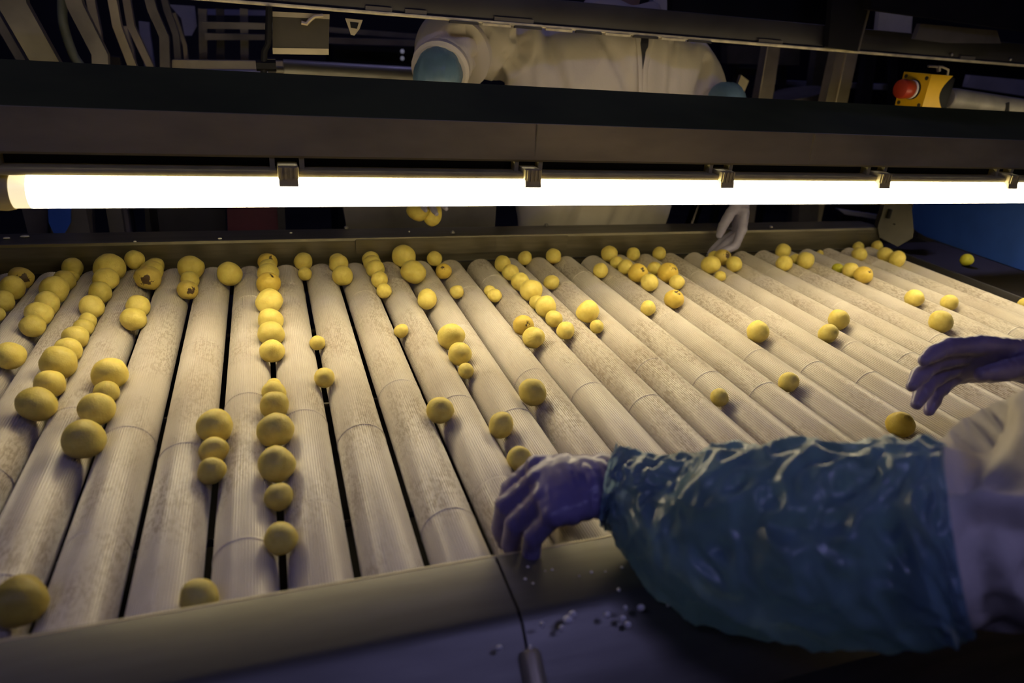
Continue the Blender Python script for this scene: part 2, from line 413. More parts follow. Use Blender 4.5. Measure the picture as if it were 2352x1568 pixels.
# starch splashes on the near rail
mb = MB()
for u, v, r in [(1212,1305,5),(1206,1332,4),(1224,1342,3),(1268,1311,4),(1252,1314,2.5),(1330,1325,2.5),(1358,1316,4),(1390,1315,2.5),(1428,1305,4),(1421,1355,4)]:
    p = atz(u, v, .0556); ellipsoid(mb, p, (r * .0006, r * .0006, .0028), seg=8)
for u, v, r in [(1305,1422,9),(1316,1410,7),(1290,1442,5),(1395,1412,6),(1430,1420,6),(1442,1434,6),(1472,1395,7),(1535,1387,4),(1147,1488,5),(1245,1434,4),(1436,1396,4),(1218,1488,4),(1395,1520,3),(1568,1514,3)]:
    p = atz(u, v, .022); zz = .0480 - (-1.193 - p.y) * .768
    p = atz(u, v, zz); ellipsoid(mb, Vector((p.x, p.y, zz)), (r * .0006, r * .0005, .0035), seg=8)
tag(mb.build('starch_splash', M['residue']), 'pale starch flecks splashed on the near steel rail', 'residue', kind='stuff')
mb = MB()
for u, v, r in [(15, 547, 6), (57, 543, 8), (310, 555, 3), (505, 548, 4), (668, 535, 3), (940, 532, 2), (1040, 531, 2)]:
    p = atz(u, v, .088); ellipsoid(mb, Vector((p.x, p.y, .0885)), (r * .0012, r * .0008, .002), seg=8)
tag(mb.build('peel_scrap', M['residue']), 'white peel scraps lying on the far ledge at left', 'residue', kind='stuff')

# ------------------------------------------------------------------ inspection lamp over the table
LX0, LX1 = -.197, 2.6
TY, TZ = -.43, .3045
lamp = empty('inspection_lamp', (1.0, -.40, .36), 'long inspection lamp with dark hood and glowing white tube over rollers', 'lamp')
MB().prism([Vector((-.8, y, z)) for y, z in [(-.428, .4275), (-.21, .4755), (-.205, .4715), (-.205, .4665), (-.425, .4225)]], (LX1 + .8, 0, 0)).build('hood_top', M['hood_top'], lamp, smooth=False)
MB().prism([Vector((-.8, y, z)) for y, z in [(-.432, .428), (-.428, .4285), (-.424, .364), (-.434, .361), (-.437, .365)]], (LX1 + .8, 0, 0)).build('hood_face', M['hood'], lamp, smooth=False)
for x in (.642, 1.262, 2.02): MB().box2((x - .001, -.4365, .366), (x + .001, -.428, .4275)).build('joint', M['plastic_dark'], lamp, smooth=False)
# batten: two strips, recessed web, ribs and clips
MB().box2((-.8, -.453, .3325), (LX1, -.405, .3435)).bevel(.003).build('lower_strip', M['plastic_dark'], lamp)
MB().box2((-.8, -.412, .3425), (LX1, -.405, .363)).build('recess_web', M['black'], lamp, smooth=False)
MB().box2((-.8, -.402, .282), (LX1, -.394, .363)).build('back_plate', M['hood'], lamp, smooth=False)
MB().tube([(-.7, -.262, .432), (LX1, -.262, .432)], .013, 16).build('rear_tube', M['tube_rear'], lamp)
MB().box2((-.7, -.270, .4145), (LX1, -.222, .4170)).build('added_light_block', M['hood'], lamp, smooth=False)  # unseen strip added to block the rear tube's downward light
for x in (-.4, .7, 1.8): MB().box2((x - .01, -.285, .43), (x + .01, -.24, .458)).build('tube_holder', M['plastic_dark'], lamp, smooth=False)
clipx = [.2055, .632, 1.05, 1.458, 1.85, 2.25]
for x in clipx:
    for s in (-1, 1): MB().box2((x + s * .0235 - .004, -.432, .342), (x + s * .0235 + .004, -.405, .364)).build('rib', M['plastic_dark'], lamp, smooth=False)
    c = MB().box2((x - .0165, -.462, .331), (x + .0165, -.415, .352), .003).build('clip', M['plastic_dark'], lamp)
    for q in (-.011, -.004, .004, .011): MB().box2((x + q - .0017, -.4645, .331), (x + q + .0017, -.460, .351)).build('ridge', M['plastic_dark'], c, smooth=False)
    MB().prism([Vector((x - .015, y, z)) for y, z in [(-.4655, .3205), (-.462, .333), (-.45, .336), (-.45, .331), (-.457, .328), (-.4615, .3195)]], (.03, 0, 0)).build('jaw', M['plastic_dark'], c, smooth=False)
MB().box2((-.212, -.44, .328), (-.200, -.405, .366)).build('rib', M['plastic_dark'], lamp, smooth=False)
MB().tube([(LX0 + .028, TY, TZ), (LX1, TY, TZ)], .0255, 28).build('tube', M['tube'], lamp)
MB().tube([(LX0 + .006, TY, TZ), (LX0 + .028, TY, TZ)], .0255, 28).build('tube_end', M['tube_end'], lamp)
MB().tube([(LX0 - .05, TY, TZ), (LX0 - .004, TY, TZ), (LX0 + .006, TY, TZ)], [.027, .029, .027], 28).build('end_cap', M['plastic_dark'], lamp)
for x in (-.72, 2.5):
    MB().box2((x - .02, -.42, .36), (x + .02, -.38, .426)).build('hanger', M['frame'], lamp)
    MB().box2((x - .02, -.42, .42), (x + .02, -.40, 2.7)).build('drop_rod', M['frame'], lamp)

# ------------------------------------------------------------------ overhead beam behind the lamp
BY = .10
beam = empty('overhead_beam', (1.0, BY, .60), 'dark overhead steel beam with bright hinged lower lip behind the lamp', 'beam')
MB().box2((-1.0, BY, .597), (3.4, BY + .03, .655), .003).build('web', M['steel_dark'], beam)
MB().box2((-1.0, BY - .012, .589), (3.4, BY + .03, .5965), .002).build('lip', M['lit_lip'], beam)
for k in range(9):
    x = .60 + k * .0805
    MB().box2((x, BY - .016, .5845), (x + .070, BY - .006, .590)).build('hinge_leaf', M['lit_lip'] if k % 2 else M['steel_dark'], beam, smooth=False)
for u, v, wd in [(870, 35, .06), (955, 38, .05), (1180, 52, .10), (1770, 93, .08), (1908, 108, .045), (2220, 140, .06)]:
    p = at(u, v, BY - .005); MB().box2((p.x - wd/2, BY - .007, .597), (p.x + wd/2, BY + .001, .606)).build('hinge_plate', M['frame'], beam, smooth=False)
for u in (1903, 2180, 2318):
    p = at(u, 90 if u < 2000 else 150, BY - .008); ellipsoid(b_ := MB(), (p.x, BY - .006, .607), (.005, .005, .005), seg=10); b_.build('bolt', M['steel'], beam)
for x in (-.95, 3.3): MB().box2((x - .03, BY, .65), (x + .03, BY + .03, 2.7)).build('hanger', M['steel_dark'], beam, smooth=False)
# dark upright crossing the beam at right
p0, p1 = at(1912, 0, BY - .03), at(1902, 108, BY - .03); q0, q1 = at(2003, 0, BY - .03), at(1972, 118, BY - .03)
up = empty('dark_upright', (p1.x, BY - .03, .6), 'black upright panel with worn pale edge crossing the beam at right', 'post')
ex = (p0 - p1).normalized(); ey = (q0 - q1).normalized()
MB().prism([p1, q1, q1 + ey * .9, p1 + ex * .9], (0, .02, 0)).build('panel', M['black'], up, smooth=False)
MB().prism([q1 - Vector((.006, 0, 0)), q1, q1 + ey * .9, q1 + ey * .9 - Vector((.006, 0, 0))], (0, -.003, 0)).build('worn_edge', M['frame'], up, smooth=False)
# upper right dark girder and plates
def plate(name, quad, Y, th, m, label, cat, group=None, bev=.0015, parent=None):
    mb = MB(); mb.prism([at(u, v, Y) for u, v in quad], (0, th, 0))
    if bev: mb.bevel(bev)
    o = mb.build(name, M[m], parent, loc=at(quad[0][0], quad[0][1], Y))
    return tag(o, label) if parent else tag(o, label, cat, group)
plate('upper_girder', [(1545, -60), (1545, 28), (1910, 62), (1910, -60)], .22, .03, 'black', 'black girder panel above the overhead beam, left of the upright', 'girder')
plate('upper_girder', [(2000, -80), (2000, 22), (2400, 78), (2400, -80)], .02, .03, 'black', 'black girder in the top right corner above the worn plate', 'girder')
plate('worn_plate', [(2115, 54), (2102, 90), (2180, 99), (2300, 100), (2290, 70)], .052, .015, 'frame', 'worn grey plate between the two dark girders at upper right', 'plate')
plate('violet_sheet', [(2050, -240), (2015, 78), (2092, 86), (2120, -240)], .6, .02, 'lilac', 'small violet panel seen just right of the black upright', 'panel')
plate('violet_sheet', [(2228, 172), (2220, 200), (2400, 228), (2400, 188)], .5, .02, 'lilac', 'long violet panel above the grey pipe at right edge', 'panel')
plate('pale_post', [(1502, -30), (1500, 24), (1543, 28), (1545, -30)], .75, .03, 'lilac', 'pale post top standing right of the worker\'s collar', 'post')
# latch tag, bracket plate with hook, threaded rod under the beam
t = empty('hanging_latch', at(810, 50, BY), 'small keyhole shaped latch hanging under the beam, left of worker', 'latch')
mb = MB(); mb.prism([at(u, v, BY - .01) for u, v in [(793, 42), (833, 46), (826, 66), (814, 82), (806, 80), (800, 62)]], (0, .005, 0)); mb.build('latch_plate', M['frame_warm_lit'], t, smooth=False)
mb = MB(); mb.prism([at(u, v, BY - .0115) for u, v in [(804, 50), (824, 52), (820, 66), (806, 64)]], (0, .002, 0)); mb.build('latch_slot', M['black'], t, smooth=False)
t = empty('bracket_plate', at(690, 80, BY), 'brown sheet bracket hanging from the beam with a bright folded foot', 'bracket')
mb = MB(); mb.prism([at(u, v, BY) for u, v in [(626, 26), (626, 112), (755, 114), (757, 34)]], (0, .004, 0)); mb.build('sheet', M['guard'], t, smooth=False)
mb = MB(); mb.prism([at(u, v, BY - .004) for u, v in [(626, 110), (627, 124), (755, 126), (755, 112)]], (0, .02, 0)); mb.bevel(.003).build('folded_foot', M['frame_warm_lit'], t)
mb = MB(); mb.prism([at(u, v, BY - .003) for u, v in [(626, 26), (626, 38), (757, 44), (757, 33)]], (0, .003, 0)); mb.build('top_fold', M['frame_warm_lit'], t, smooth=False)
MB().tube([at(742, 36, BY - .012), at(722, 38, BY - .012), at(712, 46, BY - .012), at(704, 55, BY - .012), at(692, 52, BY - .012)], .0045, 8).build('hook', M['frame_warm_lit'], t)
t = empty('threaded_rod', at(605, 120, BY - .02), 'dark threaded rod with nut and bright tip hanging left of bracket', 'rod')
MB().tube([at(618, 15, BY - .02), at(616, 100, BY - .02), at(607, 118, BY - .02), at(605, 192, BY - .02)], .007, 10).build('rod', M['black'], t)
MB().tube([at(588, 150, BY - .02), at(634, 151, BY - .02)], .012, 6).build('nut', M['black'], t, smooth=False)
ellipsoid(b_ := MB(), at(608, 188, BY - .03), (.009, .009, .012), seg=10); b_.build('tip', M['frame_warm_lit'], t)

# ------------------------------------------------------------------ emergency stop and pipe
ES = at(2096, 208, -.02)
t = empty('emergency_stop', ES, 'yellow emergency stop box with a red mushroom button under the beam', 'switch')
fy0, fy1 = ES.y - .048, ES.y + .048; ez0, ez1 = ES.z - .047, ES.z + .047; ex0 = ES.x
prof = [(ex0, ez0), (ex0, ez1), (ex0 + .080, ez1)]
for k in range(1, 8): a = k / 8; prof.append((ex0 + .080 - .030 * math.sin(a * math.pi), ez1 - a * (ez1 - ez0)))
prof.append((ex0 + .080, ez0))
mb = MB(); mb.prism([Vector((x, fy0, z)) for x, z in prof], (0, fy1 - fy0, 0)); mb.bevel(.002, 50).build('box', M['yellow'], t)
MB().box2((ex0 + .040, fy0 + .004, ez0 + .004), (ex0 + .098, fy1 - .004, ez1 - .004), .004).build('base', M['black'], t)
bc = Vector((ex0, ES.y, ES.z + .003))
MB().tube([bc + Vector((.001, 0, 0)), bc - Vector((.006, 0, 0))], .027, 24).build('collar', M['black'], t)
MB().tube([bc - Vector((.006, 0, 0)), bc - Vector((.010, 0, 0))], .0255, 24).build('ring', M['residue'], t)
MB().tube([bc - Vector((.010, 0, 0)), bc - Vector((.014, 0, 0)), bc - Vector((.040, 0, 0)), bc - Vector((.047, 0, 0)), bc - Vector((.050, 0, 0))], [.022, .025, .027, .025, .018], 24).build('button', M['red'], t)
for sy in (-.036, .036):
    for sz in (-.036, .036): MB().tube([Vector((ex0 + .002, ES.y + sy, ES.z + sz)), Vector((ex0 - .0015, ES.y + sy, ES.z + sz))], .0055, 10).build('screw', M['screw'], t)
t2 = empty('switch_bracket', at(2170, 160, 0), 'thin bent bracket under the beam carrying the emergency stop', 'bracket')
MB().tube([at(2132, 152, 0), at(2165, 154, 0), at(2178, 160, 0), at(2174, 185, 0), at(2168, 198, 0), at(2174, 199, 0)], .0035, 8).build('strap', M['frame_warm_lit'], t2)
MB().tube([at(2155, 152, 0), at(2156, 164, 0)], .006, 6).build('nut', M['frame_warm_lit'], t2)
t = empty('support_pipe', at(2170, 235, -.02), 'thick worn grey pipe running right from behind the emergency stop', 'pipe')
a = at(2192, 229, -.02); b = at(2420, 264, -.02); b.y = a.y - .02
dirp = (b - a).normalized()
MB().tube([a - dirp * .028, a - dirp * .024, a, a + dirp * 1.2], [.026, .030, .0315, .0325], 24).build('pipe', M['pipe'], t)
h = at(2312, 246, -.06); MB().tube([h + Vector((0, .004, .012)), h + Vector((.006, .002, -.008)), h + Vector((.014, .002, -.02))], .007, 8).build('slot', M['black'], t)

# ------------------------------------------------------------------ posts and frames behind, right side
def post(name, quad, Y, th, m, label, cat, ridge=None, group=None):
    t = empty(name, at(*quad[1], Y), label, cat, group)
    qs = [at(u, v, Y) for u, v in quad]
    for i, j in ((1, 0), (2, 3)):
        d = qs[i] - qs[j]; qs[i] = qs[j] + d * ((FZ - qs[j].z) / d.z)
    mb = MB(); mb.prism(qs, (0, th, 0)); mb.bevel(.002).build('profile', M[m], t)
    if ridge:
        a, b = at(*ridge[0], Y - .004), at(*ridge[1], Y - .004)
        MB().tube([a, b], .004, 8).build('ridge', M['frame_warm_lit'], t)
    return t
post('steel_post', [(1772, 60), (1728, 300), (1764, 300), (1800, 60)], .75, .04, 'frame_warm_lit', 'warm lit steel post just right of the back worker', 'post', ((1772, 60), (1730, 300)))
post('steel_post', [(1935, 60), (1882, 300), (1932, 300), (1985, 60)], .55, .04, 'frame_warm_lit', 'broad two-faced steel post below the black upright', 'post', ((1958, 60), (1905, 300)))
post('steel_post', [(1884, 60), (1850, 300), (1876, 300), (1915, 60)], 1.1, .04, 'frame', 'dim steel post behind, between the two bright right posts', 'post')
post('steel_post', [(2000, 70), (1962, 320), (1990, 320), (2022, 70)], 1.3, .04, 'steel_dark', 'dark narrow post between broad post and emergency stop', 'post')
post('steel_post', [(2108, 200), (2085, 330), (2145, 330), (2165, 200)], .35, .03, 'frame_warm_lit', 'short steel post seen right under the emergency stop', 'post', ((2137, 200), (2115, 330)))
rf = empty('box_beam_gantry', at(1700, 300, 1.3), 'dim machine frame of box beams and a violet rail behind the right posts', 'frame')
plate('cross_bar', [(1671, 104), (1671, 146), (1836, 150), (1838, 112)], 1.2, .05, 'frame', 'grey-brown box beam behind the worker\'s shoulder at right', None, parent=rf)
plate('cross_bar', [(1690, 155), (1690, 172), (1760, 174), (1760, 158)], 1.3, .05, 'steel_dark', 'dark bar under the grey-brown box beam at right', None, parent=rf)
plate('violet_strip', [(1770, 184), (1770, 193), (2060, 208), (2060, 194)], 1.4, .02, 'lilac', 'thin violet rail crossing behind the right posts', None, parent=rf)
post('angled_plate', [(1702, 172), (1680, 240), (1698, 240), (1720, 186)], .5, .012, 'frame_warm_lit', 'slanted bright plate beside the blue cuff at the worker\'s right-hand side', 'plate')
t = empty('round_tub', at(1820, 235, .8), 'brown rounded tub rim behind the right posts', 'tub')
MB().tube([at(1828, 214, .8) , at(1828, 330, .8)], .105, 28).build('wall', M['frame'], t)
MB().tube([at(1828, 213, .8), at(1828, 217, .8)], .108, 28).build('rim', M['frame'], t)
plate('dark_cabinet', [(1985, 120), (1985, 330), (2420, 330), (2420, 150)], 1.6, .3, 'black', 'black cabinet behind the emergency stop', 'cabinet')
post('grey_casing', [(2168, 262), (2160, 300), (2280, 300), (2282, 268)], .25, .03, 'frame', 'grey casing below the thick pipe', 'casing')

# ------------------------------------------------------------------ left background machinery
def strut(name, pts, wpx, Y, m, label, th=.03, group='bent steel chute legs at upper left', parent=None):
    """flat bent bar: centre line in pixels at depth Y, width in pixels"""
    sc = wpx / FPX * (at(pts[0][0], pts[0][1], Y) - CAM_LOC).length * .5
    c = [at(u, v, Y) for u, v in pts]; L = []; R_ = []
    c.append(Vector((c[-1].x, Y, FZ)))
    for i, p in enumerate(c):
        d = (c[min(i + 1, len(c) - 1)] - c[max(i - 1, 0)]).normalized(); n = Vector((d.z, 0, -d.x)) * sc
        L.append(p + n); R_.append(p - n)
    mb = MB()
    for i in range(len(c) - 1): mb.prism([L[i], L[i+1], R_[i+1], R_[i]], (0, th, 0))
    o = mb.build(name, M[m], parent, loc=c[-1], smooth=False)
    return o if parent else tag(o, label, 'strut', group)
for u in (1690, 1800, 2055): strut('frame_leg', [(u, 100), (u, 260)], 14, 1.32, 'steel_dark', None, parent=rf)
strut('bent_strut', [(20, -30), (30, 14), (117, 167), (140, 330)], 44, .35, 'frame', 'widest leaning steel strut near the top left corner')
strut('bent_strut', [(160, -30), (172, 14), (229, 126), (236, 330)], 27, .45, 'frame', 'bent steel strut right of the green hose, kinked to vertical')
strut('bent_strut', [(200, -40), (212, 25), (222, 75), (225, 110)], 14, .9, 'frame_warm_lit', 'short pale strut behind the kinked strut at upper left')
strut('bent_strut', [(252, -30), (268, 60), (312, 175), (330, 330)], 15, .6, 'frame_warm_lit', 'thin warm strut third from the hose')
strut('bent_strut', [(285, -30), (300, 60), (350, 165), (370, 330)], 13, .8, 'frame_warm_lit', 'thin warm strut fourth from the hose')
strut('bent_strut', [(338, -20), (350, 25), (377, 85), (383, 330)], 17, .75, 'frame', 'grey kinked strut left of the pale plastic sheet')
strut('bent_strut', [(372, -20), (384, 25), (404, 80), (408, 130)], 12, 1.0, 'frame', 'short grey strut touching the pale plastic sheet')
strut('bent_strut', [(398, 30), (410, 62), (424, 105)], 7, 1.1, 'frame_warm_lit', 'thinnest strut hanging over the pale plastic sheet')
strut('bent_strut', [(-20, 20), (8, 70), (66, 170), (90, 330)], 14, .7, 'frame', 'leftmost thin strut at the left photo edge')
strut('bent_strut', [(285, 60), (292, 90), (300, 115)], 10, 1.2, 'frame_warm_lit', 'tiny bright strut between the thin warm struts')
strut('bent_strut', [(258, 130), (262, 170), (264, 330)], 24, 1.0, 'steel_dark', 'dark upright behind the thin warm struts')
strut('bent_strut', [(330, 50), (332, 75), (336, 100)], 17, 1.3, 'lilac', 'pale violet stub among the struts')
hz = [Vector(p) for p in spline([tuple(at(u, v, .5)) for u, v in [(146, -40), (143, 10), (147, 62), (168, 125), (196, 178), (230, 330)]], 6)]
tag(MB().tube(hz, .0115, 12).build('rubber_hose', M['hose'], loc=hz[-1]), 'grey-green rubber hose hanging between the leaning struts', 'hose')
plate('plastic_sheet', [(388, 10), (416, 42), (424, 82), (440, 82), (452, 60), (447, 14)], 1.3, .01, 'lilac', 'pale violet plastic sheet behind the struts', 'sheet')
fr = empty('conveyor_frame', at(470, 300, 1.0), 'grey conveyor frame of bars and uprights left of the bracket plate', 'frame')
plate('frame_bar', [(465, 50), (465, 66), (640, 68), (640, 54)], 1.0, .04, 'frame', 'upper grey frame bar left of the bracket plate', None, parent=fr)
plate('frame_bar', [(470, 76), (470, 92), (625, 92), (625, 80)], 1.2, .04, 'frame', 'second grey frame bar left of the bracket plate', None, parent=fr)
plate('frame_bar', [(395, 138), (395, 162), (650, 162), (650, 141)], .8, .04, 'frame_warm_lit', 'warm lit frame bar behind the threaded rod', None, parent=fr)
plate('frame_bar', [(420, 162), (420, 182), (648, 184), (648, 163)], .7, .04, 'lilac', 'violet frame bar under the warm lit one', None, parent=fr)
plate('frame_bar', [(750, 62), (750, 74), (985, 92), (985, 80)], 1.4, .04, 'frame', 'slanting grey bar right of the bracket plate', None, parent=fr)
plate('frame_bar', [(755, 86), (755, 100), (1010, 108), (1010, 94)], 1.3, .04, 'frame', 'grey bar above the dark control cabinet', None, parent=fr)
plate('frame_bar', [(455, 20), (455, 34), (620, 36), (620, 24)], 1.5, .04, 'lilac', 'topmost violet frame bar left of bracket plate', None, parent=fr)
for i, u in enumerate([465, 505, 560]):
    strut('upright', [(u, 20), (u + 3, 200)], 15, 1.25, ['frame', 'steel_dark', 'frame'][i], None, parent=fr)
t = empty('control_cabinet', at(860, 130, 1.6), 'dark control cabinet with two tiny lights behind the steel roller', 'cabinet')
q = [at(u, v, 1.6) for u, v in [(765, 104), (990, 108)]]; mb = MB(); mb.prism([q[0], Vector((q[0].x, 1.6, FZ)), Vector((q[1].x, 1.6, FZ)), q[1]], (0, .4, 0)); mb.build('case', M['black'], t, smooth=False)
M['led'] = mat('indicator', (.8,.8,.9), .4, emit=(.8,.8,1), estr=.12)
for v in (118, 134): ellipsoid(b_ := MB(), at(924, v, 1.595), (.009, .006, .009), seg=10); b_.build('indicator', M['led'], t)
t = empty('steel_roller', at(800, 168, .42), 'shiny steel roller lying behind the lamp hood, left of worker', 'roller')
a, b = at(652, 170, .42), at(1010, 176, .42); a.z = b.z = (a.z + b.z) / 2
MB().tube([a, b], .030, 28).build('drum', M['steel'], t)
MB().tube([a - Vector((.03, 0, 0)), a], .012, 12).build('journal', M['steel'], t)
for x in (a.x - .03, b.x + .05): MB().box2((x - .01, a.y - .03, FZ), (x + .01, a.y + .03, a.z + .03)).build('stand', M['steel_dark'], t, smooth=False)
# things seen through the slot under the lamp
plate('steel_bin', [(782, 440), (800, 545), (1136, 530), (1142, 440)], .24, .02, 'frame', 'grey steel bin panel behind the far ledge, left of worker', 'bin')
plate('blue_bin', [(108, 440), (112, 512), (135, 560), (162, 512), (163, 440)], .34, .2, 'blue', 'small blue bin seen under the lamp at far left', 'bin')
plate('maroon_crate', [(520, 440), (524, 545), (640, 545), (645, 440)], .4, .2, 'maroon', 'dull maroon crate seen under the lamp', 'crate')
plate('machine_casing', [(40, 440), (70, 560), (110, 560), (108, 440)], .45, .03, 'frame', 'brown machine side plate left of the small blue bin', 'plate')
strut('brace_rod', [(84, 480), (122, 546)], 5, .5, 'frame_warm_lit', 'thin bright diagonal brace under the lamp at left', group='braces under the lamp')
strut('brace_rod', [(198, 470), (208, 560)], 4, .6, 'frame', 'thin upright brace right of the small blue bin', group='braces under the lamp')
plate('machine_casing', [(180, 440), (186, 560), (215, 560), (210, 440)], .5, .03, 'frame', 'narrow brown panel right of the small blue bin', 'plate')
plate('machine_casing', [(330, 440), (336, 560), (520, 560), (516, 440)], .6, .03, 'steel_dark', 'broad dark panel left of the maroon crate', 'plate')
post('steel_post', [(1838, 440), (1830, 580), (1872, 580), (1884, 440)], .5, .04, 'frame', 'dim post under the lamp, right of the pinching hand', 'post')
plate('violet_strip', [(1925, 480), (1940, 492), (2030, 506), (2030, 496)], .6, .02, 'lilac', 'short violet streak of light left of the blue chute guard', 'rail')  # lilac plate standing in for a streak of light
# ------------------------------------------------------------------ wire mesh conveyor and blue chute guard at the right end
wm = empty('mesh_conveyor', (2.17, -.5, FZ), 'dark wire mesh conveyor running past the right end of the rollers', 'conveyor')
mb = MB(); MX0, MX1, MY0, MY1 = 2.048, 2.30, -1.12, .045
def bar4(mb, a, b, r):
    vs, fs = loft([a, b], r, 4, False); mb.add(vs, fs)
k = 0; y = MY0
while y < MY1: bar4(mb, Vector((MX0, y, .028)), Vector((MX1, y, .028)), .0013); y += .0085
x = MX0
while x < MX1: bar4(mb, Vector((x, MY0, .030)), Vector((x, MY1, .030)), .0013); x += .0085
o = mb.build('wire', M['mesh'], wm, smooth=False); o['kind'] = 'stuff'
MB().box2((MX0, MY0, .012), (MX1, MY1, .016)).build('bed', M['black'], wm, smooth=False)
MB().box2((2.036, MY0, -.05), (2.046, MY1, .032)).bevel(.002).build('edge_strip', M['steel_dark'], wm)
MB().box2((MX1, MY0, -.05), (MX1 + .01, .3, .02)).build('edge_strip', M['steel_dark'], wm, smooth=False)
for y in (-1.0, -.05): MB().box2((2.15, y - .02, FZ), (2.19, y + .02, .012)).build('leg', M['frame'], wm, smooth=False)
g = []
for u, v in [(2088, 505), (2093, 519), (2106, 532), (2128, 544)]:
    p = atx(u, v, 2.31); g.append(Vector((2.31, p.y, p.z)))
e = atx(2352, 626, 2.31)
poly = [Vector((2.31, g[0].y + .005, .27))] + g + [Vector((2.31, -.05, e.z + .006)), Vector((2.31, -1.15, e.z)), Vector((2.31, -1.15, .27))]
mb = MB(); mb.prism(poly, (.012, 0, 0)); mb.bevel(.002)
tag(mb.build('chute_guard', M['blue'], loc=(2.31, -.4, .03)), 'deep blue plastic guard panel standing along the wire mesh conveyor', 'panel')

# ------------------------------------------------------------------ potatoes
def potato_mesh(seed, el=(1, 1, 1), pit=None, amp=.07):
    bm = bmesh.new(); bmesh.ops.create_icosphere(bm, subdivisions=4, radius=1)
    off = Vector((seed * 3.7, seed * 1.3, seed * 7.1))
    for v in bm.verts:
        n = v.co.normalized()
        r = 1 + amp * noise.noise(n * 1.1 + off) * 1.5 + amp * .35 * noise.noise(n * 3.2 + off)
        if pit:
            d = (n - Vector(pit).normalized()).length
            r -= .16 * math.exp(-(d / .16) ** 2)
        v.co = Vector((n.x * el[0], n.y * el[1], n.z * el[2])) * r
    for f in bm.faces: f.smooth = True
    me = bpy.data.meshes.new('potato'); bm.to_mesh(me); bm.free(); return me
els = [(1, 1, 1), (1.03, .97, .97), (.97, 1.06, .98), (1.05, 1.0, .94), (.98, 1.02, 1.0), (1.06, .95, .98), (1.0, 1.08, .95), (1.0, .96, 1.03)]
KM = {}
for t in ('', 'spotted', 'bruised', 'green', 'pitted', 'dark', 'oval'):
    KM[t] = []
    for s in range(8 if t == '' else 2):
        me = potato_mesh(s + len(t) * 11 + 1, (1.0, 1.28, .95) if t == 'oval' else els[s], (-.1, -.70, .66) if t == 'pitted' else ((.15, -.55, .72) if t == 'spotted' else None), .085 if t in ('dark', 'bruised') else .055)
        me.materials.append(M['potato_' + t] if t not in ('', 'oval') else M['potato']); KM[t].append(me)
ORD = ['', 'first', 'second', 'third', 'fourth', 'fifth', 'sixth', 'seventh', 'eighth', 'ninth', 'tenth', 'eleventh', 'twelfth', 'thirteenth', 'fourteenth', 'fifteenth',
       'sixteenth', 'seventeenth', 'eighteenth', 'nineteenth', 'twentieth', 'twenty-first', 'twenty-second', 'twenty-third', 'twenty-fourth', 'twenty-fifth', 'twenty-sixth', 'twenty-seventh', 'twenty-eighth', 'twenty-ninth', 'thirtieth', 'thirty-first', 'thirty-second']
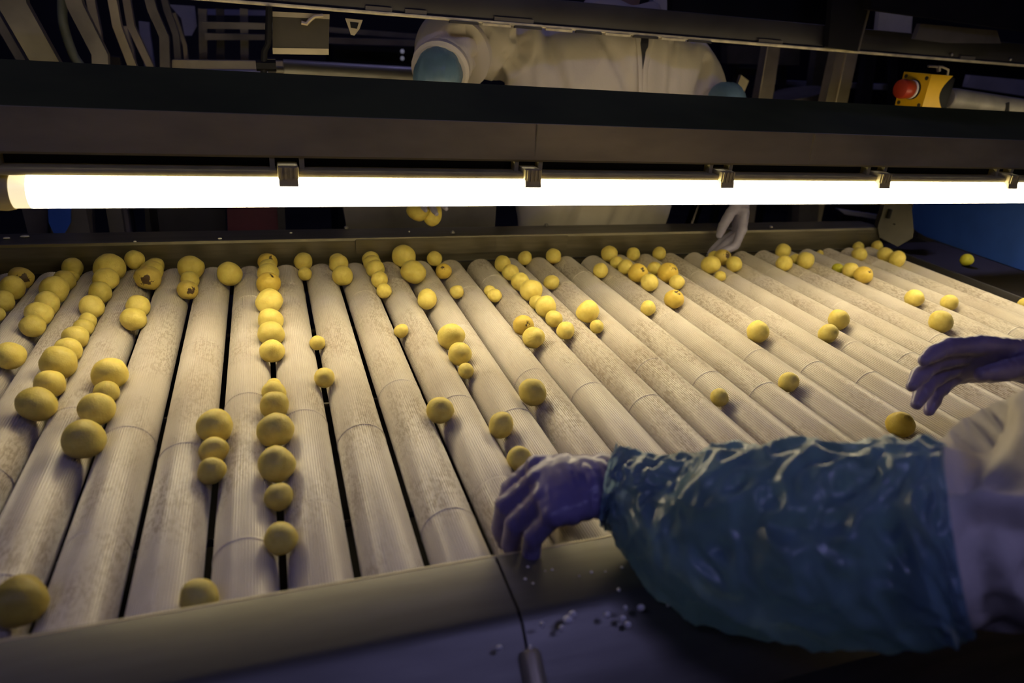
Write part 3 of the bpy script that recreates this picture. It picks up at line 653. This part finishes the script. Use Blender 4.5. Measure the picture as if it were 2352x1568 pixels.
RAW = '-4,-0.064,0.0234,bruised;-4,-0.122,0.0234;-4,-0.188,0.0209;-4,-0.228,0.0141;-5,0.02,0.0126;-3,0.017,0.0221;-3,-0.016,0.0138;-3,-0.076,0.021;-3,-0.154,0.0267;-3,-0.214,0.0225;-3,-0.271,0.0233;-3,-0.318,0.0203;-2,-0.043,0.0308;-2,-0.097,0.0247;-2,-0.162,0.022;-2,-0.244,0.0225;-2,-0.292,0.0156;-2,-0.327,0.0168;-2,-0.385,0.0212;-2,-0.438,0.0211;-2,-0.501,0.0268;-2,-0.561,0.0218;-2,-0.632,0.0247;-3,-0.449,0.0225;-1,0.02,0.0201;-1,-0.04,0.0231;-1,-0.1,0.0259,bruised;-1,-0.251,0.022;-1,-0.315,0.0219;-1,-0.553,0.0256;-1,-0.594,0.018;-1,-0.661,0.0241;-1,-0.747,0.0262;0,-0.047,0.0271;0,-0.096,0.0192;0,-0.162,0.0202,bruised;1,-0.094,0.0269;2,0.019,0.022,spotted;2,-0.026,0.0196;2,-0.089,0.0236;2,-0.157,0.0246,spotted;2,-0.274,0.0263;2,-0.361,0.0233;2,-0.426,0.0231;2,-0.494,0.0206;2,-0.595,0.0117;2,-0.639,0.0179;2,-0.691,0.0216;2,-0.77,0.0249;2,-0.853,0.0236;2,-0.911,0.0172;2,-0.993,0.0187;1,-0.741,0.0243;1,-0.792,0.0187;1,-0.837,0.0174;1,-1.066,0.0187;-1,-1.04,0.0244,dark;3,0.012,0.0213;3,-0.064,0.0156;3,-0.449,0.014;3,-0.602,0.0174;4,0.02,0.0196;4,-0.029,0.0222;4,-0.117,0.0231;5,0.016,0.0209;5,-0.024,0.0206;5,-0.076,0.022;5,-0.141,0.0193;5,-0.204,0.0168;6,-0.003,0.0283;6,-0.129,0.0276,oval;7,0.017,0.0194;7,-0.098,0.0194,spotted;6,-0.285,0.0217;7,-0.228,0.0162;5,-0.418,0.014;8,-0.222,0.0136;8,-0.258,0.0152;6,-0.496,0.0254;6,-0.562,0.0213;6,-0.608,0.0141;9,-0.066,0.0213;9,-0.129,0.0207;9,-0.202,0.0219;9,-0.276,0.0258;9,-0.315,0.016;9,-0.369,0.0236;9,-0.418,0.0177;9,-0.484,0.0187;8,-0.454,0.0212,spotted;8,-0.515,0.0212;10,-0.009,0.0178;11,-0.011,0.0202;10,-0.201,0.0182;10,-0.412,0.0243;10,-0.462,0.0149;5,-0.751,0.0208;6,-0.81,0.0197;7,-0.728,0.0228;6,-0.897,0.0177;13,-0.019,0.023;13,-0.068,0.0169;13,-0.117,0.0198;13,-0.185,0.0245,spotted;13,-0.246,0.0217;14,-0.008,0.0188;15,-0.011,0.019;14,-0.128,0.0178;14,-0.196,0.0258,spotted;14,-0.242,0.0189;13,-0.363,0.0224,spotted;12,-0.388,0.017;12,-0.136,0.0194;17,-0.082,0.0236,bruised;17,-0.044,0.0168;17,-0.137,0.0219;16,-0.145,0.0249;16,-0.195,0.0144;20,-0.038,0.0225;19,-0.145,0.0224;20,-0.135,0.024;20,-0.097,0.017;22,-0.015,0.0104;24,0.001,0.0173;23,-0.087,0.0216;25,0.013,0.0176;24,-0.107,0.0228;24,-0.152,0.0238;21,-0.179,0.0155,green;21,-0.225,0.0222;21,-0.271,0.024,spotted;21,-0.442,0.0221;22,-0.475,0.02;20,-0.591,0.025;25,-0.496,0.0153;14,-0.567,0.0229;17,-0.535,0.0227;16,-0.594,0.0207;11,-0.789,0.0159;13,-0.768,0.0183;14,-0.944,0.022,pitted'
pots = []
for s in RAW.split(';'):
    f = s.split(','); pots.append([int(f[0]), float(f[1]), float(f[2]), f[3] if len(f) > 3 else ''])
rows = {}
for p in pots: rows.setdefault(p[0], []).append(p)
ADJ = {'': '', 'spotted': 'dark-spotted', 'bruised': 'brown-bruised', 'green': 'greenish', 'pitted': 'pitted', 'dark': 'dark-sided', 'oval': 'oval'}
def size_word(r): return 'tiny' if r < .0155 else 'small' if r < .0192 else 'medium' if r < .0228 else 'large' if r < .026 else 'very large'
def add_potato(loc, r, kind, label, group):
    me = random.choice(KM[kind])
    o = bpy.data.objects.new('potato', me); COL.objects.link(o)
    o.location = loc; o.scale = (r, r, r)
    if kind == '': o.rotation_euler = (random.uniform(0, 6.3), random.uniform(0, 6.3), random.uniform(0, 6.3))
    elif kind == 'oval': o.rotation_euler = (0, 0, .45)
    else: o.rotation_euler = (random.uniform(-.3, .3), random.uniform(-.3, .3), random.uniform(-.4, .4))
    return tag(o, label, 'potato', group)
GR = 'peeled potatoes on the rollers'
for n, i in enumerate(sorted(rows), 1):
    ks = sorted(rows[i], key=lambda p: -p[1])
    for q, (gi, y, r, kind) in enumerate(ks, 1):
        y = min(y, .022 - r)
        z = math.sqrt((RR + r) ** 2 - (P / 2) ** 2) + .0005
        pos = 'only one' if len(ks) == 1 else ('nearest the camera' if q == len(ks) else ORD[q] + ' from the far rail')
        lab = ' '.join(x for x in [size_word(r), ADJ[kind], 'yellow potato,', pos, 'in the', ORD[n], 'row from left'] if x)
        add_potato((i * P, y, z), r, kind, lab, GR)
add_potato((-.118, .0, RR + .021), .0205, '', 'medium yellow potato perched on a roller against the far rail at left', GR)
add_potato((6 * P, -1.012, .0455), .0215, '', 'yellow potato under the near purple glove, half hidden by its fingers', None)
p = atz(2220, 597, .049); add_potato((p.x, p.y, .031 + .0185), .0185, 'green', 'greenish potato lying alone on the dark wire mesh', None)
hp = at(960, 484, .035); add_potato(hp, .0265, 'oval', 'left one of two potatoes held over the far ledge', None)
hq = at(994, 494, .028); o = add_potato(hq, .0225, 'oval', 'right one of two potatoes held over the far ledge', None); o.rotation_euler = (1.2, .5, 0)

# ------------------------------------------------------------------ hands
def hand_mesh(name, wrist, f, up, side, curls, thumb, splay=(.10, .03, -.04, -.12), cuff=.05, scale=1.0, wr=.0285, sc3=(1, 1, 1), fat=1.0):
    f = Vector(f).normalized(); up = Vector(up); up = (up - f * up.dot(f)).normalized(); y = up.cross(f)
    def W(p): return Vector(wrist) + (f * (p[0] * sc3[0]) + y * (p[1] * side * sc3[1]) + up * (p[2] * sc3[2])) * scale
    mb = MB()
    mb.tube([W(p) for p in [(-cuff, 0, 0), (-.02, 0, 0), (0, 0, 0), (.025, .002, 0), (.055, 0, .001), (.082, -.001, 0), (.094, -.001, -.002)]],
            [(a * scale * (.5 + .5 * fat) * sc3[2], b * scale * sc3[1]) for a, b in [(.023, wr), (.022, wr * .97), (.021, .030), (.0195, .036), (.018, .041), (.0150, .041), (.010, .036)]], 20, True, up)
    bases = [(.088, .0305, .001), (.092, .0105, .002), (.088, -.0105, .001), (.079, -.0295, -.001)]
    lens = [(.044, .026, .022), (.049, .030, .023), (.045, .028, .022), (.035, .021, .019)]
    for k in range(4):
        b = Vector(bases[k]); pts = [b - Vector((.035, splay[k] * .02, .001)), b]; rad = [.0095, .0112]; cur = b
        for L, a, r in zip(lens[k], curls[k], (.0102, .0094, .0080)):
            a = math.radians(a)
            dr = Vector((math.cos(a), splay[k] * math.cos(a), -math.sin(a)))
            mid = cur + dr * L * .5; pts.append(mid); rad.append(r * .97); cur = cur + dr * L; pts.append(cur); rad.append(r)
        rad[-1] *= .62; pts[-1] = pts[-2] + (pts[-1] - pts[-2]) * 1.0
        sc = .9 if k == 3 else 1.0
        sc *= fat
        mb.tube([W(p) for p in pts], [r * scale * sc for r in rad], 12, True, up)
        ellipsoid(mb, W(pts[-1] - (pts[-1] - pts[-2]).normalized() * .003), (rad[-2] * .86 * scale * sc,) * 3, seg=10)
        ellipsoid(mb, W(bases[k]), (.0118 * scale * fat, .0118 * scale * fat, .0112 * scale * fat), seg=10)
    cur = Vector((.016, .024, -.006)); pts = [cur - Vector((.012, .012, 0)), cur]; rad = [.013, .0165]
    for L, d, r in zip((.044, .034, .028), thumb, (.0135, .0122, .0105)):
        dr = Vector(d).normalized(); pts += [cur + dr * L * .5, cur + dr * L]; rad += [r * 1.04, r]; cur = cur + dr * L
    rad[-1] *= .65
    mb.tube([W(p) for p in pts], [r * scale for r in rad], 12, True, up)
    ellipsoid(mb, W(pts[-1] - (pts[-1] - pts[-2]).normalized() * .003), (.0092 * scale,) * 3, seg=10)
    def disp(co, n):
        l = co - Vector(wrist); s = l.dot(f)
        a = noise.noise(Vector((l.dot(f) * 85, l.dot(y) * 28, l.dot(up) * 28)) + Vector((wrist[0] * 9, 3, 1)))
        return -.0016 * (1 - abs(a) * 2.4) * (1.3 if s < .05 else .55)
    return remesh(mb, name, .0022 * scale, 5, disp)
def folds(seed, fr, amp, st=(1, 1, 1), creases=()):
    segs = [(Vector(a), Vector(b), w, dp) for pl, w, dp in creases for a, b in zip(pl, pl[1:])]
    off = Vector((seed * 5.1, seed * 2.3, seed))
    def d(co, n):
        c = Vector((co.x * st[0], co.y * st[1], co.z * st[2])) * fr + off
        a = noise.noise(c); b = noise.noise(c * 2.1 + Vector((7, 1, 3)))
        r = amp * ((1 - abs(a) * 2.2) + .45 * (1 - abs(b) * 2.2) - .4)
        best = {}
        for p, q, w, dp in segs:
            t = max(0, min(1, (co - p).dot(q - p) / (q - p).length_squared)); e = co - p.lerp(q, t); vd = (co - CAM_LOC).normalized(); e = (e - vd * e.dot(vd)).length if n.dot(vd) < .1 else 9
            x = e / w
            if x < 3: best[(w, dp)] = max(best.get((w, dp), (0, 0)), (math.exp(-x * x) - .45 * math.exp(-(x - 1.6) ** 2), 0))
        for (w, dp), (gv, _) in best.items(): r -= 1.5 * dp * gv
        return r
    return d
def film_sleeve(name, parent, pts, seed, amp=.007, m='sleeve', seg=96, k=14, rest=False):
    """thin plastic oversleeve: pts of (x,y,z,radius); open, wrinkled along its length, gathered at both ends"""
    sp = spline(pts, k); n = len(sp)
    c = [Vector(p[:3]) for p in sp]; r = [p[3] for p in sp]
    vs, fs = loft(c, r, seg, False)
    out = []
    for i in range(n):
        s = i / (n - 1); ax = c[i]; e = min(s, 1 - s)
        for q in range(seg):
            v = vs[i * seg + q]; d = (v - ax); rr = d.length; d.normalize()
            th = 2 * math.pi * q / seg
            g = noise.noise(Vector((math.cos(th) * 4.5, math.sin(th) * 4.5, s * 1.6 + seed))) * .55
            a = noise.noise(Vector((math.cos(th) * 1.3, math.sin(th) * 1.3, s * 8.5 + seed * 3 + math.cos(th + seed) * .8)))
            b = noise.noise(Vector((math.cos(th) * 3.2, math.sin(th) * 3.2, s * 24 + seed + math.sin(th * 2) * .9)))
            w = amp * ((1 - abs(a) * 2.6) * .8 + (1 - abs(b) * 2.6) * .45) + amp * g * (1.2 if e < .12 else .8)
            w *= min(1, .25 + (1 - s) / .14); w += .0018 * math.sin(th * 23 + seed) * max(0, 1 - e / .07)
            v = v + d * w * (rr / .08) ** .6
            if rest: v.z = max(v.z, .041 if v.y > -1.098 else .060 if v.y > -1.18 else .062 - (-1.18 - v.y) * .75)
            out.append(v)
    mb = MB(); mb.add(out, fs); return mb.build(name, M[m], parent, ang=180)

# ------------------------------------------------------------------ workers
def limb(mb, pts, up=(0, 1, 0), k=5, seg=20):
    sp = spline(pts, k); mb.tube([p[:3] for p in sp], [p[3] for p in sp], seg, True, up)
def torso(mb, rings, k=4):
    sp = spline(rings, k); mb.tube([p[:3] for p in sp], [(p[3], p[4]) for p in sp], 28, True, (0, 1, 0))
def worker(root, cx, cy, zs, head, arms, face):
    """body (head, neck, trunk, arms) as one mesh, plus trousers, shoes, cap and eyes; face is the unit direction the worker looks"""
    fx = Vector(face); sx = Vector((-fx.y, fx.x, 0)).normalized()     # sx points to the worker's left
    R3 = Matrix((sx, fx, Vector((0, 0, 1)))).transposed()
    mb = MB(); H = Vector(head)
    ellipsoid(mb, H + Vector((0, 0, .02)), (.076, .096, .105), R3, 20)
    ellipsoid(mb, H + fx * .028 + Vector((0, 0, -.055)), (.056, .062, .058), R3, 16)
    mb.tube([H + fx * .088 + Vector((0, 0, .015)), H + fx * .108 + Vector((0, 0, -.018)), H + fx * .094 + Vector((0, 0, -.028))], [.008, .016, .012], 10)
    for s in (-1, 1):
        ellipsoid(mb, H + sx * s * .078 + Vector((0, 0, -.005)), (.012, .022, .033), R3, 10)
        ellipsoid(mb, H + fx * .082 + sx * s * .034 + Vector((0, 0, .034)), (.026, .014, .008), R3, 10)
    for dz, rr in ((-.058, .010), (-.070, .011)): ellipsoid(mb, H + fx * .086 + Vector((0, 0, dz)), (.024, .010, rr * .6), R3, 10)
    mb.tube([H + Vector((0, 0, -.05)), (cx, cy, zs + .03), (cx, cy, zs - .06)], [.056, .058, .09], 16)
    mb.tube([(cx, cy, zs - .02), (cx, cy, zs - .15), (cx, cy, zs - .40), (cx, cy, zs - .60)], [(.07, .14), (.10, .17), (.095, .15), (.10, .16)], 20, True, fx)
    for a in arms: limb(mb, a)
    obj('body', remesh(mb, 'body', .007, 4), M['skin'], root)
    for s in (-1, 1):
        e = MB(); ellipsoid(e, H + fx * .082 + sx * s * .032 + Vector((0, 0, .014)), (.013, .010, .009), R3, 12); e.build('eye', M['eye'], root)
    c = MB(); mb2 = c
    ellipsoid(mb2, H + Vector((0, 0, .055)) - fx * .008, (.088, .107, .088), R3, 20)
    mb2.tube([H + Vector((0, 0, .03)) - fx * .006, H + Vector((0, 0, .05)) - fx * .006], [(.108, .089), (.109, .090)], 24, True, fx)
    bmesh.ops.bisect_plane(c.b, geom=c.b.verts[:] + c.b.edges[:] + c.b.faces[:], plane_co=H + Vector((0, 0, .03)), plane_no=(0, 0, -1), clear_outer=True)
    c.build('cap', M['cap'], root)
    mb = MB()
    for s in (-1, 1):
        h = Vector((cx, cy, 0)) + sx * s * .095
        mb.tube([(h.x, h.y, zs - .62), (h.x, h.y, zs - .95), (h.x, h.y, FZ + .05)], [.10, .075, .065], 16)
    mb.tube([(cx, cy, zs - .52), (cx, cy, zs - .68)], [(.11, .17), (.12, .18)], 20, True, fx)
    obj('trousers', remesh(mb, 'trousers', .012, 4), M['trousers'], root)
    for s in (-1, 1):
        h = Vector((cx, cy, FZ + .04)) + sx * s * .095
        sb = MB(); sb.tube([h - fx * .08, h - fx * .02, h + fx * .08, h + fx * .17], [(.035, .04), (.042, .045), (.035, .05), (.022, .035)], 16); sb.build('shoe', M['shoe'], root)

# --- worker behind the table
wk = empty('person', (1.12, .29, FZ), 'person in pale coat and blue oversleeves working behind the far rail', 'person')
wristL = at(1703, 448, .05); wristR = at(985, 330, .07)
sR = Vector((.83, .29, .53)); eR = at(1040, 98, .235); cR = at(1012, 160, .10)
sL = Vector((1.40, .29, .50)); eL = Vector((1.455, .24, .37)); cL = at(1668, 238, .13)
worker(wk, 1.12, .29, .58, (1.12, .25, .80), [[(*sR, .05), (*eR, .042), (*cR, .036), (*wristR, .026)], [(*sL, .05), (*eL, .042), (*cL, .036), (*wristL, .026)]], (0, -1, 0))
mb = MB()
torso(mb, [(1.14, .305, -.42, .14, .24), (1.14, .305, -.2, .14, .245), (1.13, .30, .04, .135, .25), (1.12, .28, .30, .145, .285), (1.12, .28, .48, .14, .315), (1.12, .29, .57, .115, .25), (1.12, .29, .615, .085, .15), (1.12, .28, .665, .075, .085)])
limb(mb, [(.90, .29, .53, .085), (*sR, .086), (*(sR.lerp(eR, .55) + Vector((0, 0, .005))), .079), (*eR, .078), (*eR.lerp(cR, .5), .071), (*cR, .066)])
limb(mb, [(1.34, .29, .52, .085), (*sL, .082), (*sL.lerp(eL, .5), .078), (*eL, .07), (*cL, .056)])
coat = obj('coat', remesh(mb, 'coat', .009, 6, folds(3, 5.0, .012, (1.2, 1, .5), [
    ([at(u, v, .16) for u, v in [(1196, 40), (1204, 90), (1200, 125), (1178, 152), (1150, 178), (1120, 210)]], .020, .030),
    ([at(u, v, .16) for u, v in [(1255, 70), (1275, 150), (1300, 240)]], .022, .012), ([at(u, v, .15) for u, v in [(1390, 80), (1420, 140), (1450, 215), (1455, 330)]], .020, .012),
    ([at(u, v, .16) for u, v in [(1610, 80), (1622, 140), (1612, 190), (1600, 260)]], .016, .018), ([at(u, v, .16) for u, v in [(1545, 100), (1548, 170), (1540, 250)]], .014, .008),
    ([at(u, v, .14) for u, v in [(1040, 75), (1110, 78), (1180, 85)]], .014, .012), ([at(u, v, .14) for u, v in [(1060, 125), (1110, 140), (1160, 128)]], .013, .010),
    ([at(u, v, .12) for u, v in [(1320, 470), (1290, 525)]], .02, .012), ([at(u, v, .12) for u, v in [(1430, 470), (1405, 525)]], .02, .010)])), M['coat'], wk)
# rolled cuff, placket edge, dark gap of the open front, collar
dc = (cR - eR).normalized()
MB().tube([cR - dc * .028, cR - dc * .012, cR + dc * .004, cR + dc * .010], [.064, .071, .071, .064], 28).build('cuff', M['coat'], wk)
fa = at(1064, 118, .20); fb = at(985, 168, .10); fd = (fb - fa).normalized(); fu = Vector((0, 0, 1))
MB().tube([fa - fd * .012, fa, fa + fd * .016, fa + fd * .024, fa + fd * .016, fa + fd * .002], [.078, .083, .087, .082, .074, .070], 32).build('folded_cuff', M['coat'], wk)
def front_y(u, v):      # coat front at a pixel, found by walking through the coat mesh
    ok, loc, no, ix = coat.ray_cast(CAM_LOC - Vector(wk.location) - Vector(coat.location), ray(u, v).normalized())
    return (loc + Vector(wk.location) + Vector(coat.location)) if ok else at(u, v, .14)
bpy.context.view_layer.update()
pts = [(1468, 70, 1488), (1470, 100, 1487), (1473, 130, 1482), (1474, 160, 1477), (1474, 185, 1475.5)]
lf = [front_y(a, v) + Vector((0, -.006, 0)) for a, v, b in pts]; rt = [front_y(b, v) + Vector((0, -.006, 0)) for a, v, b in pts]
mb = MB(); n = len(pts)
mb.add(lf + rt + [p + Vector((0, .012, 0)) for p in lf + rt], [[i, i+1, n+i+1, n+i] for i in range(n-1)] + [[2*n+i, 3*n+i, 3*n+i+1, 2*n+i+1] for i in range(n-1)] + [[0, n, 3*n, 2*n], [n-1, 2*n+n-1, 4*n-1, 2*n-1]] + [[i, 2*n+i, 2*n+i+1, i+1] for i in range(n-1)] + [[n+i, n+i+1, 3*n+i+1, 3*n+i] for i in range(n-1)])
mb.build('shirt_gap', M['shirt'], wk, smooth=False)
le = [front_y(u, v) + Vector((0, -.002, 0)) for u, v in [(1462, 60), (1465, 90), (1469, 125), (1471, 160), (1472, 200), (1473, 240), (1474, 300), (1474, 380)]]
MB().tube([tuple(p) for p in le], [(.004, .010)] * len(le), 10, True, (0, 1, 0)).build('front_edge', M['coat'], wk)
re = [front_y(u, v) + Vector((0, -.002, 0)) for u, v in [(1500, 60), (1495, 90), (1487, 125), (1481, 160), (1480, 200), (1481, 240)]]
MB().tube([tuple(p) for p in re], [(.005, .010)] * len(re), 10, True, (0, 1, 0)).build('front_edge', M['coat'], wk)
MB().tube(spline([(1.02, .235, .635), (1.06, .195, .655), (1.12, .185, .64), (1.19, .195, .655), (1.23, .235, .635)], 4), [(.022, .012)] * 17, 12, True, (0, 0, 1)).build('collar', M['coat'], wk)
film_sleeve('oversleeve', wk, [(*(cR - dc * .03), .048), (*cR, .054), (*(cR + dc * .035), .055), (*cR.lerp(wristR, .45), .056), (*cR.lerp(wristR, .8), .045), (*wristR, .033)], 2, .003)
film_sleeve('oversleeve', wk, [(*eL.lerp(cL, .85), .048), (*cL, .055), (*cL.lerp(wristL, .4), .060), (*cL.lerp(wristL, .8), .046), (*wristL, .033)], 5, .003)
obj('glove', hand_mesh('glove', wristL, (-.12, -.38, -.91), (.88, -.42, .05), -1, [(20, 62, 70), (48, 44, 40), (62, 38, 36), (72, 36, 34)], [(.8, .25, -.55), (.9, .05, -.45), (.95, -.15, -.3)], scale=1.2, fat=1.1), M['glove_pale'], wk)
obj('glove', hand_mesh('glove', wristR, (.02, -.30, -.95), (-.2, .95, -.2), 1, [(15, 40, 50), (15, 45, 55), (20, 45, 55), (25, 50, 60)], [(.7, .6, -.5), (.9, .1, -.4), (.9, -.2, -.4)]), M['glove_pale'], wk)

# --- worker at the near right: only the arms reach into the picture
wn = empty('person', (1.22, -1.52, FZ), 'person in pale coat reaching in from the right with purple gloves and blue oversleeve', 'person')
wl = Vector(atz(1414, 1112, .128)); wr_ = atd(2372, 832, .98)
eN = atd(2215, 1222, .66); shN = Vector((1.02, -1.47, .40)); shF = Vector((1.42, -1.44, .42)); eF = Vector((1.36, -1.20, .17))
worker(wn, 1.22, -1.53, .46, (1.16, -1.46, .69), [[(*shN, .05), (*eN, .042), (*wl.lerp(eN, .3), .036), (*wl, .026)], [(*shF, .05), (*eF, .042), (*wr_, .027)]], (-.42, .907, 0))
obj('glove', hand_mesh('glove', wl, (-.96, .22, -.10), (-.05, -.12, 1), -1, [(40, 76, 98), (38, 78, 100), (42, 80, 104), (46, 84, 106)], [(.75, .5, -.45), (.9, .15, -.45), (.95, -.1, -.35)], splay=(.0, .0, -.02, -.05), cuff=.03, wr=.034, scale=1.05, sc3=(.90, 1.18, 1.12), fat=1.28), M['glove'], wn)
obj('glove', hand_mesh('glove', wr_, (-.93, .22, .0), (.10, .86, .50), 1, [(6, 24, 34), (16, 36, 44), (25, 44, 50), (33, 50, 54)], [(.85, .25, -.55), (.97, .0, -.25), (.99, -.06, -.15)], splay=(.02, -.03, -.08, -.14), cuff=.07, wr=.034, scale=1.17, fat=1.12), M['glove'], wn)
film_sleeve('oversleeve', wn, [(*atd(1402, 1118, .779), .042), (*atd(1420, 1122, .776), .041), (*atd(1448, 1132, .770), .043), (*atd(1510, 1168, .755), .058), (*atd(1600, 1205, .735), .079), (*atd(1730, 1232, .705), .088), (*atd(1880, 1240, .675), .089),
    (*atd(2040, 1238, .645), .0865), (*atd(2150, 1232, .625), .083), (*atd(2205, 1232, .615), .080)], 11, .0095, seg=150, k=18, rest=True)
mb = MB()
torso(mb, [(1.24, -1.54, -.42, .15, .23), (1.24, -1.54, -.15, .145, .225), (1.23, -1.54, .10, .14, .23), (1.22, -1.53, .33, .14, .25), (1.22, -1.53, .45, .115, .21), (1.21, -1.52, .51, .08, .10)])
limb(mb, [(1.10, -1.50, .39, .095), (*shN, .094), (*shN.lerp(eN, .5), .094), (*shN.lerp(eN, .72), .098), (*shN.lerp(eN, .88), .092), (*atd(2190, 1228, .622), .076), (*atd(2080, 1232, .65), .060)])
limb(mb, [(1.34, -1.48, .40, .09), (*shF, .088), (*eF, .075), (*eF.lerp(wr_, .6), .055), (*eF.lerp(wr_, .86), .046)])
obj('coat', remesh(mb, 'coat', .009, 6, folds(8, 6.0, .012, (1, 1, .8), [
    ([atd(u, v, .52) for u, v in [(2260, 960), (2250, 1050), (2300, 1200), (2400, 1330)]], .022, .022), ([atd(u, v, .50) for u, v in [(2320, 960), (2330, 1080), (2400, 1240)]], .018, .018),
    ([atd(u, v, .54) for u, v in [(2200, 980), (2185, 1080), (2230, 1230), (2300, 1400)]], .020, .016)])), M['coat'], wn)
